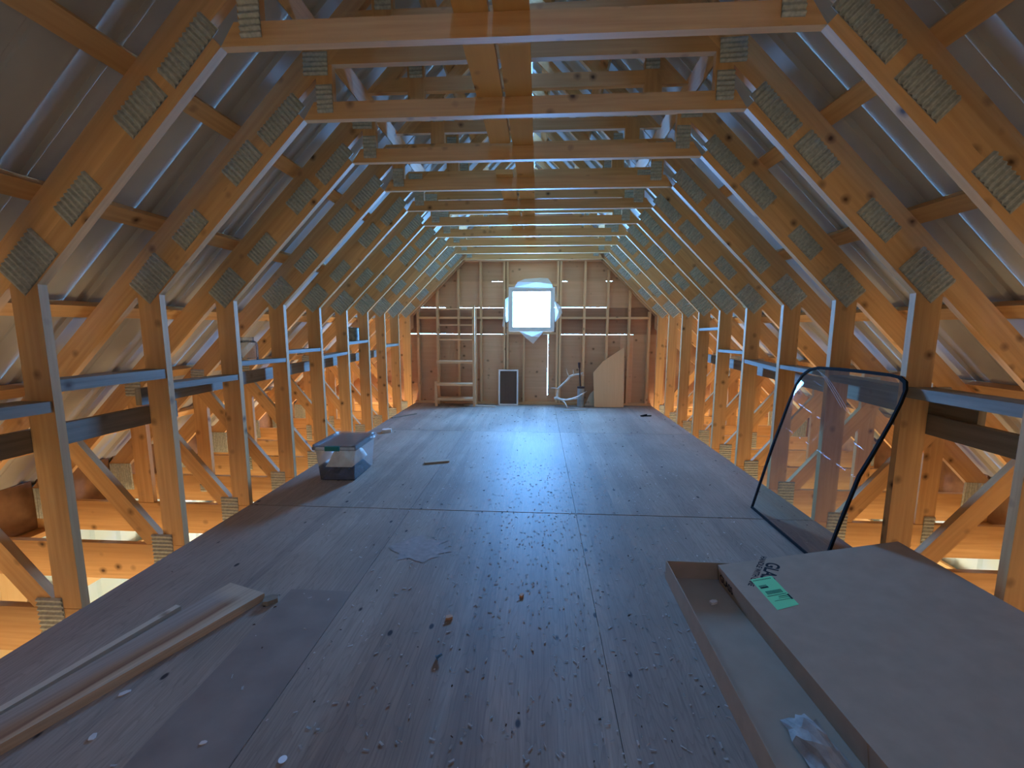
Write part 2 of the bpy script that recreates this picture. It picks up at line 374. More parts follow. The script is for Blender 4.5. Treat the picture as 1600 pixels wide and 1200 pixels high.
LABEL = {0: 'pine roof truss eleventh and last counting back from the far gable wall', 1: 'largest looking pine roof truss, tenth counting from the far gable wall',
         2: 'pine roof truss with a post behind the cardboard lid, ninth from the gable wall',
         3: 'pine roof truss just before the glass jar, eighth from the far gable wall', 4: 'pine roof truss just behind the glass jar, seventh counting from the gable wall',
         5: 'pine roof truss standing beside the clear plastic bin, sixth from the gable wall', 6: 'pine roof truss just in front of the rusty tin, fifth from the gable wall',
         7: 'pine roof truss just behind the rusty tin, fourth from the gable wall', 8: 'pine roof truss third from the far gable wall', 9: 'pine roof truss second from the far gable wall',
         10: 'small looking pine roof truss directly in front of the far gable wall'}
for n in range(0, 11):
    t = empty('roof_truss', (XC, Yf(n)+T, 0)); tag(t, LABEL[n], 'roof truss', 'pine attic trusses')
    for name, me in parts: obj(name, me, t)
    for me, x, z, rt, k, s in plates:
        if k == 'p10' and (n+(s > 0)) % 3 == 0: continue
        j = .010
        off = -T-.001 if k not in ('p9', 'p10') else -T-.0005
        if k == 'p5' and z > 3: off = -T-.003
        obj('gusset_plate', me, t, (x+random.uniform(-j, j), off, z+random.uniform(-j, j)), (0, rt+random.uniform(-.03, .03), 0))

# ------------------------------------------------------------------ loft floor
floor = struct(empty('floor', (0, 0, 0)))
xs = [XL-.005, -.935, .285, 1.505, XR+.01]; ys = [-4.95, .58, 3.022, 5.475, YWALL-.01]
for j in range(4):
    for i in range(4):
        g = .0012; gy = (.001, .003, .0055, .002, .001)
        mb = MB(); mb.box(xs[i]+g, xs[i+1]-g, ys[j]+gy[j], ys[j+1]-gy[j+1], -.0185+random.uniform(-.0006, .0006), random.uniform(-.0012, 0), grain='y')
        build(mb, 'plywood_sheet', M_PLY, floor)
mb = MB(); mb.box(-1.26, -.939, .4, 2.008, -.001, .0006, grain='x'); build(mb, 'patch', M_STAIN, floor)['label'] = 'darker rectangular patch of plywood'
mb = MB(); _r = random.Random(4); _p = [(.19*math.cos(a)*_r.uniform(.6, 1.15), .15*math.sin(a)*_r.uniform(.6, 1.2)) for a in (i*math.pi/12 for i in range(24))]
mb.face([(-.70+x, 2.46+y, .0006) for x, y in _p], _p); build(mb, 'stain', M_REDSTAIN, floor)['label'] = 'faint reddish brown stain'
for y in ys[1:3]:  # added dark strips under the seams, stop light leaking up from below
    mb = MB(); mb.box(XL, XR, y-.05, y+.05, -.024, -.0192); build(mb, 'seam_blocker', M_DARKWOOD, floor)
for x in xs[1:4]:
    mb = MB(); mb.box(x-.02, x+.02, ys[0], ys[-1], -.032, -.0242); build(mb, 'seam_blocker', M_DARKWOOD, floor)

# ------------------------------------------------------------------ ground floor below
ground = struct(empty('ground', (0, 0, 0)))
mb = MB(); mb.box(-4.3, 4.1, Y_BACK-.2, 7.9, -3.0, -2.9); build(mb, 'concrete_slab', M_CONC, ground)
for side, nm in ((-1, 'wall_left'), (1, 'wall_right')):
    w = struct(empty(nm, (XC, 0, 0))); x0 = side*3.87
    y = Y_BACK
    while y < 7.7:
        mb = MB()
        for k in range(4):
            a = y+k*.229
            for (ya, xa), (yb, xb) in (((a, 0), (a+.15, 0)), ((a+.15, 0), (a+.165, .018)), ((a+.165, .018), (a+.205, .018)), ((a+.205, .018), (a+.229, 0))):
                p = [(x0+side*xa, ya, -2.9), (x0+side*xb, yb, -2.9), (x0+side*xb, yb, .10), (x0+side*xa, ya, .10)]
                mb.face(p, [(0, 0), (1, 0), (1, 1), (0, 1)])
        build(mb, 'steel_panel', M_WALLSTEEL, w); y += .916
    for z in (-2.2, -1.5, -.85):
        mb = MB(); mb.box(x0-side*.04-.018, x0-side*.04+.018, Y_BACK, 7.6, z-.07, z+.07); build(mb, 'girt', M_LOWER, w)
    mb = MB(); mb.box(x0-side*.10-.07, x0-side*.10+.07, Y_BACK, 7.6, -.28, -.242); build(mb, 'wall_plate', M_PINE, w)
    for y in (-4.5, -2.1, .3, 2.7, 5.1, 7.2):
        mb = MB(); mb.box(x0-side*.13-.07, x0-side*.13+.07, y-.07, y+.07, -2.9, -.285); build(mb, 'pole', M_LOWER, w)
    for n in range(0, 10):
        mb = MB(); mb.box(x0-side*.05-.012, x0-side*.05+.012, Yb(n)+.004, Yf(n+1)-.004, -.235, .145); build(mb, 'eave_blocking', M_BLOCK, w)
wb = struct(empty('wall_back', (XC, Y_BACK, 0)))
for i in range(-4, 4):
    mb = MB(); x0 = i*.98; x1 = x0+.975
    def rz(x): return S2+.062-abs(x)
    top = [(x1, rz(x1))] + ([] if x0*x1 >= 0 else [(0, S2+.062)]) + [(x0, rz(x0))]
    mb.prism([(x0, -2.9), (x1, -2.9)]+top, -.012, .0, (0, 1)); build(mb, 'sheathing_board', M_FAR, wb)

# ------------------------------------------------------------------ far gable wall
wf = struct(empty('wall_far', (XC, 0, 0)))
def X(x): return x-XC
Y0, Y1w = YWALL+.005, YWALL+.017
def sheet(poly, mat=M_FAR, d=(1, 0), y=0, name='sheathing_board'):
    mb = MB(); mb.prism([(X(x), z) for x, z in poly], Y0+y, Y1w+y, d); return build(mb, name, mat, wf)
def clipx(z): return S2+.062-z          # half width of the gable at height z
def hrow(x0, x1, za0, za1, zb0, zb1, **k):
    """board from x0..x1 between bottom line za0->za1 and top line zb0->zb1"""
    return sheet([(x0, za0), (x1, za1), (x1, zb1), (x0, zb0)], **k)
EL, ER = XC-3.86, XC+3.86
# lower storey
for i in range(6):
    a, b = EL+i*1.287, EL+(i+1)*1.287
    hrow(a, b, -2.9, -2.9, -.015, -.015, y=.0015*(i%2), d=(0, 1), mat=M_LOWER)
# row 0 : floor to 1.19 (bright gap above); open vertical joint at .165
hrow(EL, -2.245, -.015, -.015, 1.211, 1.213); hrow(-2.245, -1.0, -.015, -.015, 1.213, 1.213, y=.0015); hrow(-1.0, -.56, -.015, -.015, 1.2125, 1.214); hrow(-.56, .163, -.015, -.015, 1.2145, 1.2125, y=.0015)
hrow(.168, .36, -.015, -.015, 1.2125, 1.2155); hrow(.36, 1.40, -.015, -.015, 1.211, 1.2115, y=.0015); hrow(1.40, 1.62, -.015, -.015, 1.2115, 1.216); hrow(1.62, ER, -.015, -.015, 1.217, 1.217, y=.0015)
hrow(.150, .182, -.015, -.015, .15, .15, y=.012)
# row 1 : 1.22 .. 1.66 (pieces beside the window)
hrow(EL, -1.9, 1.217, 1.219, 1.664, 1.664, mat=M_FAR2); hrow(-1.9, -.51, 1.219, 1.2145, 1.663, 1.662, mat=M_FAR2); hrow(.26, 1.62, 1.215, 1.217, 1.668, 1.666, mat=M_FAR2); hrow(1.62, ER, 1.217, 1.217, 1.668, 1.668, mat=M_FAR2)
hrow(-.52, .285, 1.2145, 1.2125, 1.272, 1.272)
# row 2 : 1.67 .. 2.105
Zc = clipx(1.675)
sheet([(XC-clipx(1.672), 1.672), (-1.62, 1.672), (-1.62, 1.660), (-1.38, 1.660), (-1.38, 1.670), (-.51, 1.668), (-.51, 2.112), (-.62, 2.112), (-.63, 2.106), (-.80, 2.108), (-.81, 2.112), (XC-clipx(2.112), 2.112)])
sheet([(.26, 1.674), (1.15, 1.672), (1.15, 1.662), (XC+clipx(1.662), 1.662), (XC+clipx(2.112), 2.112), (1.24, 2.112), (1.22, 2.106), (1.13, 2.106), (1.12, 2.112), (.48, 2.112), (.47, 2.107), (.385, 2.107), (.38, 2.112), (.26, 2.112)])
hrow(-.52, .285, 2.0, 1.99, 2.112, 2.112, y=.0015)
# row 3 and 4 : above
sheet([(XC-clipx(2.112), 2.112), (-.60, 2.112), (-.60, 2.56), (XC-clipx(2.56), 2.56)], y=.0015); sheet([(-.60, 2.112), (.42, 2.112), (.42, 2.56), (-.60, 2.56)])
sheet([(.42, 2.112), (XC+clipx(2.112), 2.112), (XC+clipx(2.56), 2.56), (.42, 2.56)], y=.0015)
sheet([(XC-clipx(2.56), 2.56), (XC+clipx(2.56), 2.56), (XC+clipx(3.1), 3.1), (XC-clipx(3.1), 3.1)])
sheet([(XC-clipx(3.1), 3.1), (XC+clipx(3.1), 3.1), (XC, S2+.062)], y=.0015)
SY0, SY1 = YWALL-.09, YWALL
def stud(x0, x1, z0, z1, name='stud', mat=M_STUD, y0=SY0, y1=SY1):
    mb = MB(); mb.box(X(x0), X(x1), y0, y1, z0, z1); return build(mb, name, mat, wf)
for x0, x1, zt in ((-1.765, -1.722, 1.96), (-1.395, -1.357, 2.31), (-1.008, -.97, 2.43), (-.605, -.567, 2.43), (-.548, -.512, 2.43), (.300, .336, 2.43), (.348, .386, 2.43),
                   (.752, .79, 2.43), (1.14, 1.178, 2.29), (1.505, 1.543, 1.95), (1.84, 1.878, 1.60), (-2.11, -2.072, 1.60)):
    stud(x0, x1, .04, zt)
stud(XL, XR, 0, .038, 'sole_plate'); stud(-1.27, 1.05, 2.432, 2.52, 'top_plate'); 
stud(-.27, -.235, .04, 1.25, 'cripple_stud'); stud(-.512, .300, 2.02, 2.06, 'header'); stud(-.512, .300, 1.215, 1.252, 'sill_plate')
for x0, x1 in ((-2.07, -1.767), (-1.72, -1.397), (-1.355, -1.01), (-.968, -.607), (.388, .75), (.792, 1.138), (1.18, 1.503), (1.545, 1.838)):
    stud(x0, x1, 1.475, 1.512, 'blocking')
for s in (-1, 1):      # gable rafters and end posts
    mb = MB(); mb.prism(mir([(S0+.03, -.02), (S1+.24, -.24), (S2+.2, -.24), (S2-2.785, 2.785), (S0-2.5, 2.5), (S0-ZC, ZC), (HW, ZT), (HW, ZT-.2)], s), YWALL-.09, YWALL-.052, (-s, 1))
    build(mb, 'gable_rafter', M_STUD, wf)

# window
win = struct(empty('window_1', (-.125, YWALL-.02, 1.637)))
def ring(w, h, t, y0, y1, nm, mat, par):
    for a in ((-w/2, w/2, h/2-t, h/2), (-w/2, w/2, -h/2, -h/2+t), (-w/2, -w/2+t, -h/2+t, h/2-t), (w/2-t, w/2, -h/2+t, h/2-t)):
        mb = MB(); mb.box(a[0], a[1], y0, y1, a[2], a[3]); build(mb, nm, mat, par)
ring(.775, .735, .035, -.078, .022, 'window_frame', M_WHITE, win)
ring(.705, .665, .035, -.05, -.02, 'sash', M_WHITE, win)
mb = MB(); mb.box(-.32, .32, -.037, -.033, -.30, .30); build(mb, 'pane', M_PANE, win)
# plastic film round the window
fl = empty('plastic_sheet', (-.12, YWALL-.10, 1.64)); tag(fl, 'torn translucent plastic film around the small bright gable window', 'plastic sheet')
def flap(pts, y=0, bulge=.02):
    mb = MB(); P = [(x+.12, y-bulge*(i % 2), z-1.64) for i, (x, z) in enumerate(pts)]
    c = (sum(p[0] for p in P)/len(P), y-bulge*1.5, sum(p[2] for p in P)/len(P))
    for i in range(len(P)):
        q = P[(i+1) % len(P)]
        mb.face([P[i], q, c], [(0, 0), (1, 0), (.5, 1)])
    build(mb, 'film_flap', M_FILM, fl)
flap([(-.42, 2.0), (-.36, 2.09), (-.24, 2.14), (.02, 2.155), (.15, 2.15), (.22, 2.05), (.235, 1.99)])
flap([(-.515, 1.85), (-.57, 1.80), (-.62, 1.36), (-.60, 1.33), (-.575, 1.62), (-.55, 1.42), (-.515, 1.44)])
flap([(.262, 1.78), (.37, 1.68), (.395, 1.58), (.35, 1.50), (.275, 1.42)])
flap([(-.32, 1.262), (-.21, 1.15), (-.09, 1.055), (.01, 1.17), (.08, 1.265)])

# ------------------------------------------------------------------ shelf boards and walers on the posts
def shelf_board(x0, x1, y0, y1, za, zb, t, label, mat=M_GREY, tilt=0):
    mb = MB(); L = Vector((0, (y1-y0)/2, (zb-za)/2))
    w = Vector(((x1-x0)/2, 0, tilt)); tt = L.cross(w).normalized()*t/2
    mb.obox((0, 0, 0), L, w, tt)
    o = build(mb, 'shelf_board', mat, None, ((x0+x1)/2, (y0+y1)/2, (za+zb)/2-t/2))
    return tag(o, label, 'shelf board', 'boards wedged between the kneewall posts')
xa, xb = XL-.132, XL-.004
g = .004
def bay(n): return Yb(n)+g, Yf(n+1)-g
sb = shelf_board
sb(xa-.03, xb, *bay(0), 1.022, 1.008, .05, 'grey shelf board running out of frame before the first post by the streaked board')
sb(xa, xb, *bay(1), 1.10, 1.095, .055, 'grey shelf board above the grey rail, between the first two posts past the streaked board')
sb(xa, xb, *bay(2), 1.008, .995, .038, 'grey shelf board with worn top edge, one bay before the glass jar')
sb(xa, xb, *bay(3), 1.088, 1.072, .034, 'grey shelf board under the glass jar')
sb(xa, xb, *bay(4), 1.135, 1.128, .03, 'thin pale shelf board one bay past the glass jar')
sb(xa, xb, *bay(5), 1.045, 1.056, .03, 'pale shelf board above the clear plastic bin, two bays past the jar')
sb(xa, xb, *bay(6), 1.165, 1.172, .032, 'pale shelf board under the rusty tin')
sb(xa, xb, *bay(8), 1.082, 1.082, .035, 'short pale shelf board near the gable wall, two bays past the tin')
xa, xb = XR+.004, XR+.132
sb(xa, xb+.02, *bay(1), 1.040, 1.034, .055, 'grey shelf board beside the black edged glass, by its upper corner')
sb(xa, xb, *bay(2), 1.03, 1.03, .04, 'grey shelf board behind the top of the leaning glass')
sb(xa, xb, *bay(3), 1.045, 1.045, .03, 'bluish grey shelf board just past the leaning glass')
sb(xa, xb, *bay(4), 1.02, 1.045, .035, 'bluish shelf board two bays past the leaning glass')
sb(xa, xb, *bay(5), 1.118, 1.106, .028, 'pale shelf board with a dark notch, three bays past the glass')
sb(xa, xb, *bay(6), 1.345, 1.33, .03, 'highest shelf board, set well above the others near the gable wall')
def rail(x0, x1, y0, y1, za, zb, h, label):
    mb = MB(); mb.obox((0, 0, 0), (0, (y1-y0)/2, (zb-za)/2), (0, 0, h/2), ((x1-x0)/2, 0, 0))
    o = build(mb, 'rail_board', M_GREY, None, ((x0+x1)/2, (y0+y1)/2, (za+zb)/2))
    return tag(o, label, 'board', 'grey rails nailed outside the posts')
rail(XL-.172, XL-.134, .9, 2.60, .82, .82, .105, 'grey rail board behind the first two posts, on the streaked board side')
rail(XL-.212, XL-.174, 2.40, 6.3, .925, .955, .10, 'long grey rail behind the posts past the plastic bin')
rail(XR+.134, XR+.170, .9, 2.62, .82, .836, .106, 'brown grey rail behind the post by the cardboard lid')
rail(XR+.172, XR+.208, 2.18, 5.6, .90, .96, .10, 'long bluish rail behind the leaning glass')

# ------------------------------------------------------------------ planks lying on the collar ties
def plank(x0, x1, y0, y1, label, skew=0):
    mb = MB(); mb.obox((0, 0, 0), (skew/2, (y1-y0)/2, 0), ((x1-x0)/2, 0, 0), (0, 0, .018))
    return tag(build(mb, 'loft_plank', M_WARMPLANK, None, ((x0+x1)/2, (y0+y1)/2, ZC+.087+.0195)), label, 'plank', 'planks lying on the collar ties')
plank(-.333, -.201, .6, 2.98, 'yellow plank with a dark patch, lying over the first collar ties', .012)
plank(-.182, -.047, .6, 3.62, 'yellow plank beside the patched one, over the first collar ties', .0)
plank(-.185, -.05, 3.66, 7.1, 'yellow plank over the farther collar ties')
plank(-.335, -.205, 3.55, 6.0, 'brown plank beside the farther yellow plank on the collar ties', .02)

# ------------------------------------------------------------------ things at the far wall
t = empty('shelf_rack', (-1.40, 7.30, 0)); tag(t, 'open wooden rack of bare slats standing against the gable wall', 'shelf rack')
for x in (-.325, .325):
    for y, z in ((.11, 1.93 if x < 0 else 1.66), (-.11, .42 if x < 0 else 1.69)):
        mb = MB(); mb.box(x-.02, x+.02, y-.018, y+.018, 0, z); build(mb, 'upright', M_STUD, t)
for z in (1.64, 1.37, 1.12):
    mb = MB(); mb.box(-.3, .3, .095, .125, z-.012, z+.012); build(mb, 'rung', M_STUD, t)
for z in (.75, .37, .12):
    mb = MB(); mb.box(-.304, .304, -.125, .09, z-.018, z+.018); build(mb, 'shelf', M_STUD, t)
t = empty('window_screen', (-.51, 7.36, 0), (-.10, 0, 0)); tag(t, 'white framed insect screen leaning under the small window', 'screen')
for a in ((-.17, .17, .59, .615), (-.17, .17, 0, .025), (-.17, -.145, .025, .59), (.145, .17, .025, .59)):
    mb = MB(); mb.box(a[0], a[1], -.008, .008, a[2], a[3]); build(mb, 'frame', M_WHITE, t)
mb = MB(); mb.box(-.145, .145, -.001, .001, .025, .59); build(mb, 'mesh_panel', M_SCREEN, t)
mb = MB(); mb.prism([(-.24, 0), (.25, 0), (.25, 1.0), (.235, 1.0), (-.10, .77), (-.26, .58)], -.006, .006, (0, 1))
tag(build(mb, 'plywood_offcut', M_STUD, None, (1.19, 7.28, .005), (-.13, 0, 0)), 'plywood offcut with a sloping top, leaning beside the grey canister', 'plywood')
mb = MB(); mb.prism([(-.10, 0), (.11, 0), (.09, .30), (-.01, .20)], -.006, .006, (0, 1))
tag(build(mb, 'plywood_scrap', M_PALE, None, (.895, 7.38, .005), (-.10, 0, 0)), 'small pale plywood scrap between the canister and the offcut', 'plywood')
# canister with rod
t = empty('canister', (.722, 7.30, 0)); tag(t, 'grey metal canister with a rusty rod standing in it', 'canister')
mb = MB(); mb.cyl((0, 0, .0), (0, 0, .32), .058, n=20); mb.cyl((0, 0, .02), (0, 0, .035), .062, n=20); build(mb, 'body', M_PIPE, t, smooth=False)
mb = MB(); mb.cyl((0, 0, .32), (0, 0, .345), .062, n=20); build(mb, 'cap', M_RUST, t)
mb = MB(); mb.cyl((-.01, 0, .345), (-.03, .03, .70), .011, n=8); mb.cyl((-.03, .03, .66), (-.035, .03, .75), .019, .022, n=8); build(mb, 'rod', M_RUST, t)
# antlers
def skin_chain(name, chains, mat, parent=None, loc=(0, 0, 0)):
    """one tapered tube per chain of (x, y, z, r), joined"""
    mb = MB(); n = 8
    for ch in chains:
        rings = []
        for i, (x, y, z, r) in enumerate(ch):
            p = Vector((x, y, z)); a = Vector(ch[max(0, i-1)][:3]); b = Vector(ch[min(len(ch)-1, i+1)][:3])
            d = (b-a).normalized(); u = d.cross(Vector((0, 1, .1))).normalized(); w = d.cross(u)
            rings.append([p+(u*math.cos(q)+w*math.sin(q))*r for q in (2*math.pi*k/n for k in range(n))])
        for A, B in zip(rings, rings[1:]):
            for k in range(n):
                j = (k+1) % n
                mb.face([A[k], A[j], B[j], B[k]], [(0, 0), (1, 0), (1, 1), (0, 1)])
        mb.face(rings[0][::-1], [(0, 0)]*n); mb.face(rings[-1], [(0, 0)]*n)
    return build(mb, name, mat, parent, loc, smooth=True)
def px(x, z): return x, z
anA = [[(0, 0, .10, .020), (.005, .02, .17, .018), (.02, .03, .26, .017), (.09, .05, .33, .016), (.17, .07, .40, .018), (.21, .08, .46, .022), (.28, .08, .49, .018), (.36, .07, .50, .014), (.44, .05, .535, .004)],
       [(.015, .02, .25, .012), (-.04, -.01, .275, .008), (-.11, -.05, .28, .003)], [(.20, .08, .45, .012), (.17, .06, .52, .008), (.15, .05, .60, .003)],
       [(.28, .08, .49, .011), (.27, .05, .54, .007), (.265, .03, .585, .003)], [(.36, .07, .50, .010), (.42, .09, .49, .006), (.46, .1, .48, .003)]]
anB = [[(0, 0, .10, .022), (.07, -.06, .085, .019), (.15, -.12, .09, .017), (.24, -.16, .115, .016), (.33, -.20, .16, .013), (.40, -.22, .21, .009), (.47, -.24, .26, .004)],
       [(.06, -.05, .085, .013), (.12, -.12, .05, .010), (.155, -.17, .0, .007), (.165, -.19, -.045, .003)], [(.24, -.16, .115, .010), (.30, -.20, .125, .006), (.335, -.22, .135, .003)],
       [(.08, -.06, .08, .011), (.13, -.10, .045, .007), (.16, -.12, .04, .003)]]
t = empty('antlers', (.325, 7.30, .045)); tag(t, 'bleached pair of branching antlers lying beside the grey canister', 'antlers')
skin_chain('antler', anA, M_ANTLER, t); skin_chain('antler', anB, M_ANTLER, t)
skin_chain('skull_plate', [[(-.05, .0, .095, .02), (0, 0, .10, .032), (.04, -.01, .09, .02)]], M_ANTLER, t)

# ------------------------------------------------------------------ glass jar and tin on the shelves
def lathe(prof, n=20):
    mb = MB()
    for (r0, z0), (r1, z1) in zip(prof, prof[1:]):
        for k in range(n):
            a, b = 2*math.pi*k/n, 2*math.pi*(k+1)/n
            P = [(r0*math.cos(a), r0*math.sin(a), z0), (r0*math.cos(b), r0*math.sin(b), z0), (r1*math.cos(b), r1*math.sin(b), z1), (r1*math.cos(a), r1*math.sin(a), z1)]
            mb.face(P, [(0, 0), (1, 0), (1, 1), (0, 1)])
    return mb
jar = build(lathe([(.0, .002), (.066, .002), (.07, .02), (.07, .115), (.062, .14), (.045, .152), (.045, .175), (.048, .178), (.041, .178), (.041, .150), (.058, .137), (.065, .112), (.065, .022), (0, .008)]), 'glass_jar', M_JAR, None, (-2.245, 3.235, 1.082), smooth=True)
tag(jar, 'empty clear glass jar standing on a grey shelf board', 'jar')
t = empty('tin_can', (-2.245, 5.19, 1.170)); tag(t, 'dark spotted tin standing on a pale shelf board near the gable wall', 'tin')
build(lathe([(0, 0), (.062, 0), (.064, .004), (.06, .01), (.06, .15), (.064, .156), (.06, .16), (.057, .152), (0, .152)], 24), 'body', M_TIN, t)
mb = MB(); mb.cyl((-.03, -.02, .152), (-.03, -.02, .168), .022, n=12); build(mb, 'cap', M_PIPE, t)

# ------------------------------------------------------------------ plastic bin
B0 = (-1.752, 3.785, 0)
t = empty('storage_bin', B0, (0, 0, .02)); tag(t, 'clear plastic storage bin with a teal latch, on the floor', 'storage bin')
def tub(w0, d0, w1, d1, h, th=.004):
    mb = MB()
    a = [(-w0, -d0), (w0, -d0), (w0, d0), (-w0, d0)]; b = [(-w1, -d1), (w1, -d1), (w1, d1), (-w1, d1)]
    for i in range(4):
        j = (i+1) % 4
        mb.face([(*a[i], .003), (*a[j], .003), (*b[j], h), (*b[i], h)], [(0, 0), (1, 0), (1, 1), (0, 1)])
    mb.face([(*p, .003) for p in a[::-1]], [(0, 0)]*4)
    return mb
build(tub(.150, .215, .172, .245, .300), 'tub', M_BIN, t)
mb = MB()
for a in ((-.192, .192, -.262, -.245, .285, .312), (-.192, .192, .245, .262, .285, .312), (-.192, -.175, -.245, .245, .285, .312), (.175, .192, -.245, .245, .285, .312)): mb.box(*a)
build(mb, 'rim', M_BIN, t)
mb = MB(); mb.box(-.187, .187, -.258, .258, .313, .318)
for a in ((-.187, -.165, -.258, .258, .318, .332), (.165, .187, -.258, .258, .318, .332), (-.165, .165, -.258, -.238, .318, .330), (-.165, .165, .238, .258, .318, .330)): mb.box(*a)
build(mb, 'lid', M_BIN, t)
mb = MB(); mb.box(-.07, .055, -.285, -.263, .285, .325); mb.box(-.062, .047, -.290, -.285, .290, .320); build(mb, 'latch', M_TEAL, t)['label'] = 'teal snap latch'
def lump(w, d, h, seed, n=14, name='cloth', mat=None, loc=(0, 0, 0), lab='', z0=0):
    rnd = random.Random(seed); mb = MB(); P = {}
    for i in range(n+1):
        for j in range(n+1):
            u, v = i/n*2-1, j/n*2-1
            e = (1-abs(u)**6)*(1-abs(v)**6)
            z = h*e*(.76+.24*math.sin(4*u+seed)*math.cos(5*v+2*seed)+rnd.uniform(-.09, .09))
            P[i, j] = (u*w, v*d, z0+max(z, .002))
    for i in range(n):
        for j in range(n):
            mb.face([P[i, j], P[i+1, j], P[i+1, j+1], P[i, j+1]], [(i/n, j/n)]*4)
    ring_ = [P[i, 0] for i in range(n)]+[P[n, j] for j in range(n)]+[P[i, n] for i in range(n, 0, -1)]+[P[0, j] for j in range(n, 0, -1)]
    mb.face([(p[0], p[1], z0) for p in ring_[::-1]], [(0, 0)]*len(ring_))
    for a, b in zip(ring_, ring_[1:]+ring_[:1]): mb.face([(a[0], a[1], z0), (b[0], b[1], z0), b, a], [(0, 0)]*4)
    return build(mb, name, mat, None, loc, (0, 0, .02), smooth=True)
tag(lump(.143, .205, .105, 3, name='folded_blanket', mat=M_NAVY, loc=(B0[0], B0[1], .006)), 'dark navy blanket folded in the bottom of the clear bin', 'blanket')
tag(lump(.118, .185, .185, 8, name='cream_cloth', mat=M_CLOTH, loc=(B0[0], B0[1], .113)), 'crumpled cream cloth on the navy blanket inside the clear bin', 'cloth')

# ------------------------------------------------------------------ leaning glass with black edge
def glass_pane():
    t = empty('vehicle_glass', (1.605, 2.80, 0)); tag(t, 'sheet of vehicle glass with rounded corners and black edging, leaning on the posts', 'glass')
    ang = math.atan2(.338, 1.08)
    def P(y, z, off=0):    # z = world height; the sheet leans toward +x
        return Vector((z*.338/1.08-off*math.cos(ang), y-2.80, z+off*math.sin(ang)+.004))
    cor = [(3.202, 0), (3.262, .45), (3.284, .80), (3.282, .93), (3.255, 1.005), (3.20, 1.05), (3.11, 1.072), (2.9, 1.083), (2.7, 1.088), (2.50, 1.089), (2.43, 1.083), (2.385, 1.062), (2.362, 1.02), (2.357, .95), (2.362, .85), (2.385, .65), (2.404, .53), (2.392, .25), (2.375, 0)]
    mb = MB(); n = len(cor)
    f = [P(y, z, .003) for y, z in cor]; b = [P(y, z, -.002) for y, z in cor]
    mb.face(f[::-1], [(0, 0)]*n); build(mb, 'pane', M_GLASS, t)
    mb = MB(); cy_, cz_ = 2.83, .54; wd = .014
    for i in range(n):
        (ya, za), (yb, zb) = cor[i], cor[(i+1) % n]
        d = Vector((yb-ya, zb-za)); w = wd
        A, B = P(ya, za, .008), P(yb, zb, .008); A2, B2 = P(ya, za, -.006), P(yb, zb, -.006)
        def inn(y, z):
            v = Vector((cy_-y, cz_-z)); v.normalize(); return y+v.x*w*1.3, max(z+v.y*w*1.3, 0)
        Ai, Bi = P(*inn(ya, za), .008), P(*inn(yb, zb), .008); Ai2, Bi2 = P(*inn(ya, za), -.006), P(*inn(yb, zb), -.006)
        for q in ([A, B, Bi, Ai], [A2, Ai2, Bi2, B2], [A, A2, B2, B], [Ai, Bi, Bi2, Ai2]): mb.face(q, [(0, 0)]*4)
    build(mb, 'edge_seal', M_BLACK, t)['label'] = 'black rubber edging'
    for k in range(3):      # wiped arcs of dust near the top
        mb = MB(); pts = []
        for i in range(9):
            a = i/8
            pts.append((3.13-.05*k-.22*a-.16*a*a, 1.05-.015*k-.20*a**1.6))
        for (ya, za), (yb, zb) in zip(pts, pts[1:]):
            mb.face([P(ya, za, .0036), P(ya, za+.0045, .0036), P(yb, zb+.0045, .0036), P(yb, zb, .0036)], [(0, 0)]*4)
        build(mb, 'dust_smear', M_SMEAR, t)
M_SMEAR = plain('dust_smear', (.8, .8, .75), rough=.9, Alpha=.30)
glass_pane()

# ------------------------------------------------------------------ cardboard tray and lid
def carton(name, w, l, h, th, up, mat, matin, parent):
    """shallow carton of five panels; local x 0..w, y 0..-l"""
    z0, z1 = 0, h
    pz = (h-th, h) if not up else (0, th)
    mb = MB(); mb.box(0, w, -l, 0, *pz); build(mb, 'panel', mat if not up else matin, parent)
    for a in ((0, th, -l, 0), (w-th, w, -l, 0), (th, w-th, -th, 0), (th, w-th, -l, -l+th)):
        mb = MB(); mb.box(a[0], a[1], a[2], a[3], 0 if not up else th, h-th if not up else h); build(mb, 'side_flap', mat, parent)
tr = empty('cardboard_tray', (.697, 2.235, .0008), (0, 0, math.radians(-.4))); tag(tr, 'open shallow cardboard tray half covered by its lid', 'tray')
carton('tray', .90, 1.62, .100, .005, True, M_CARD, M_CARDIN, tr)
TILT = math.radians(8.6)
LM = Matrix.Translation((.967, 2.195, .0075)) @ Matrix.Rotation(math.radians(2.8), 4, 'Z') @ Matrix.Rotation(-TILT, 4, 'Y')
ld = empty('cardboard_cover'); ld.matrix_world = LM
tag(ld, 'flat cardboard box lid tilted over the tray, with a green label', 'box lid')
carton('lid', .93, 1.62, .102, .005, False, M_CARD, M_CARD, ld)
mb = MB(); mb.box(-.0006, .0, -.98, -.965, .004, .1005); build(mb, 'tape', M_CARDIN, ld)
LI = LM.inverted()
def to_lid(x, y):
    """point of the lid's top face above world x, y"""
    p = LI @ Vector((x, y, .12+(x-.967)*math.tan(TILT))); return Vector((p.x, p.y, .1022))
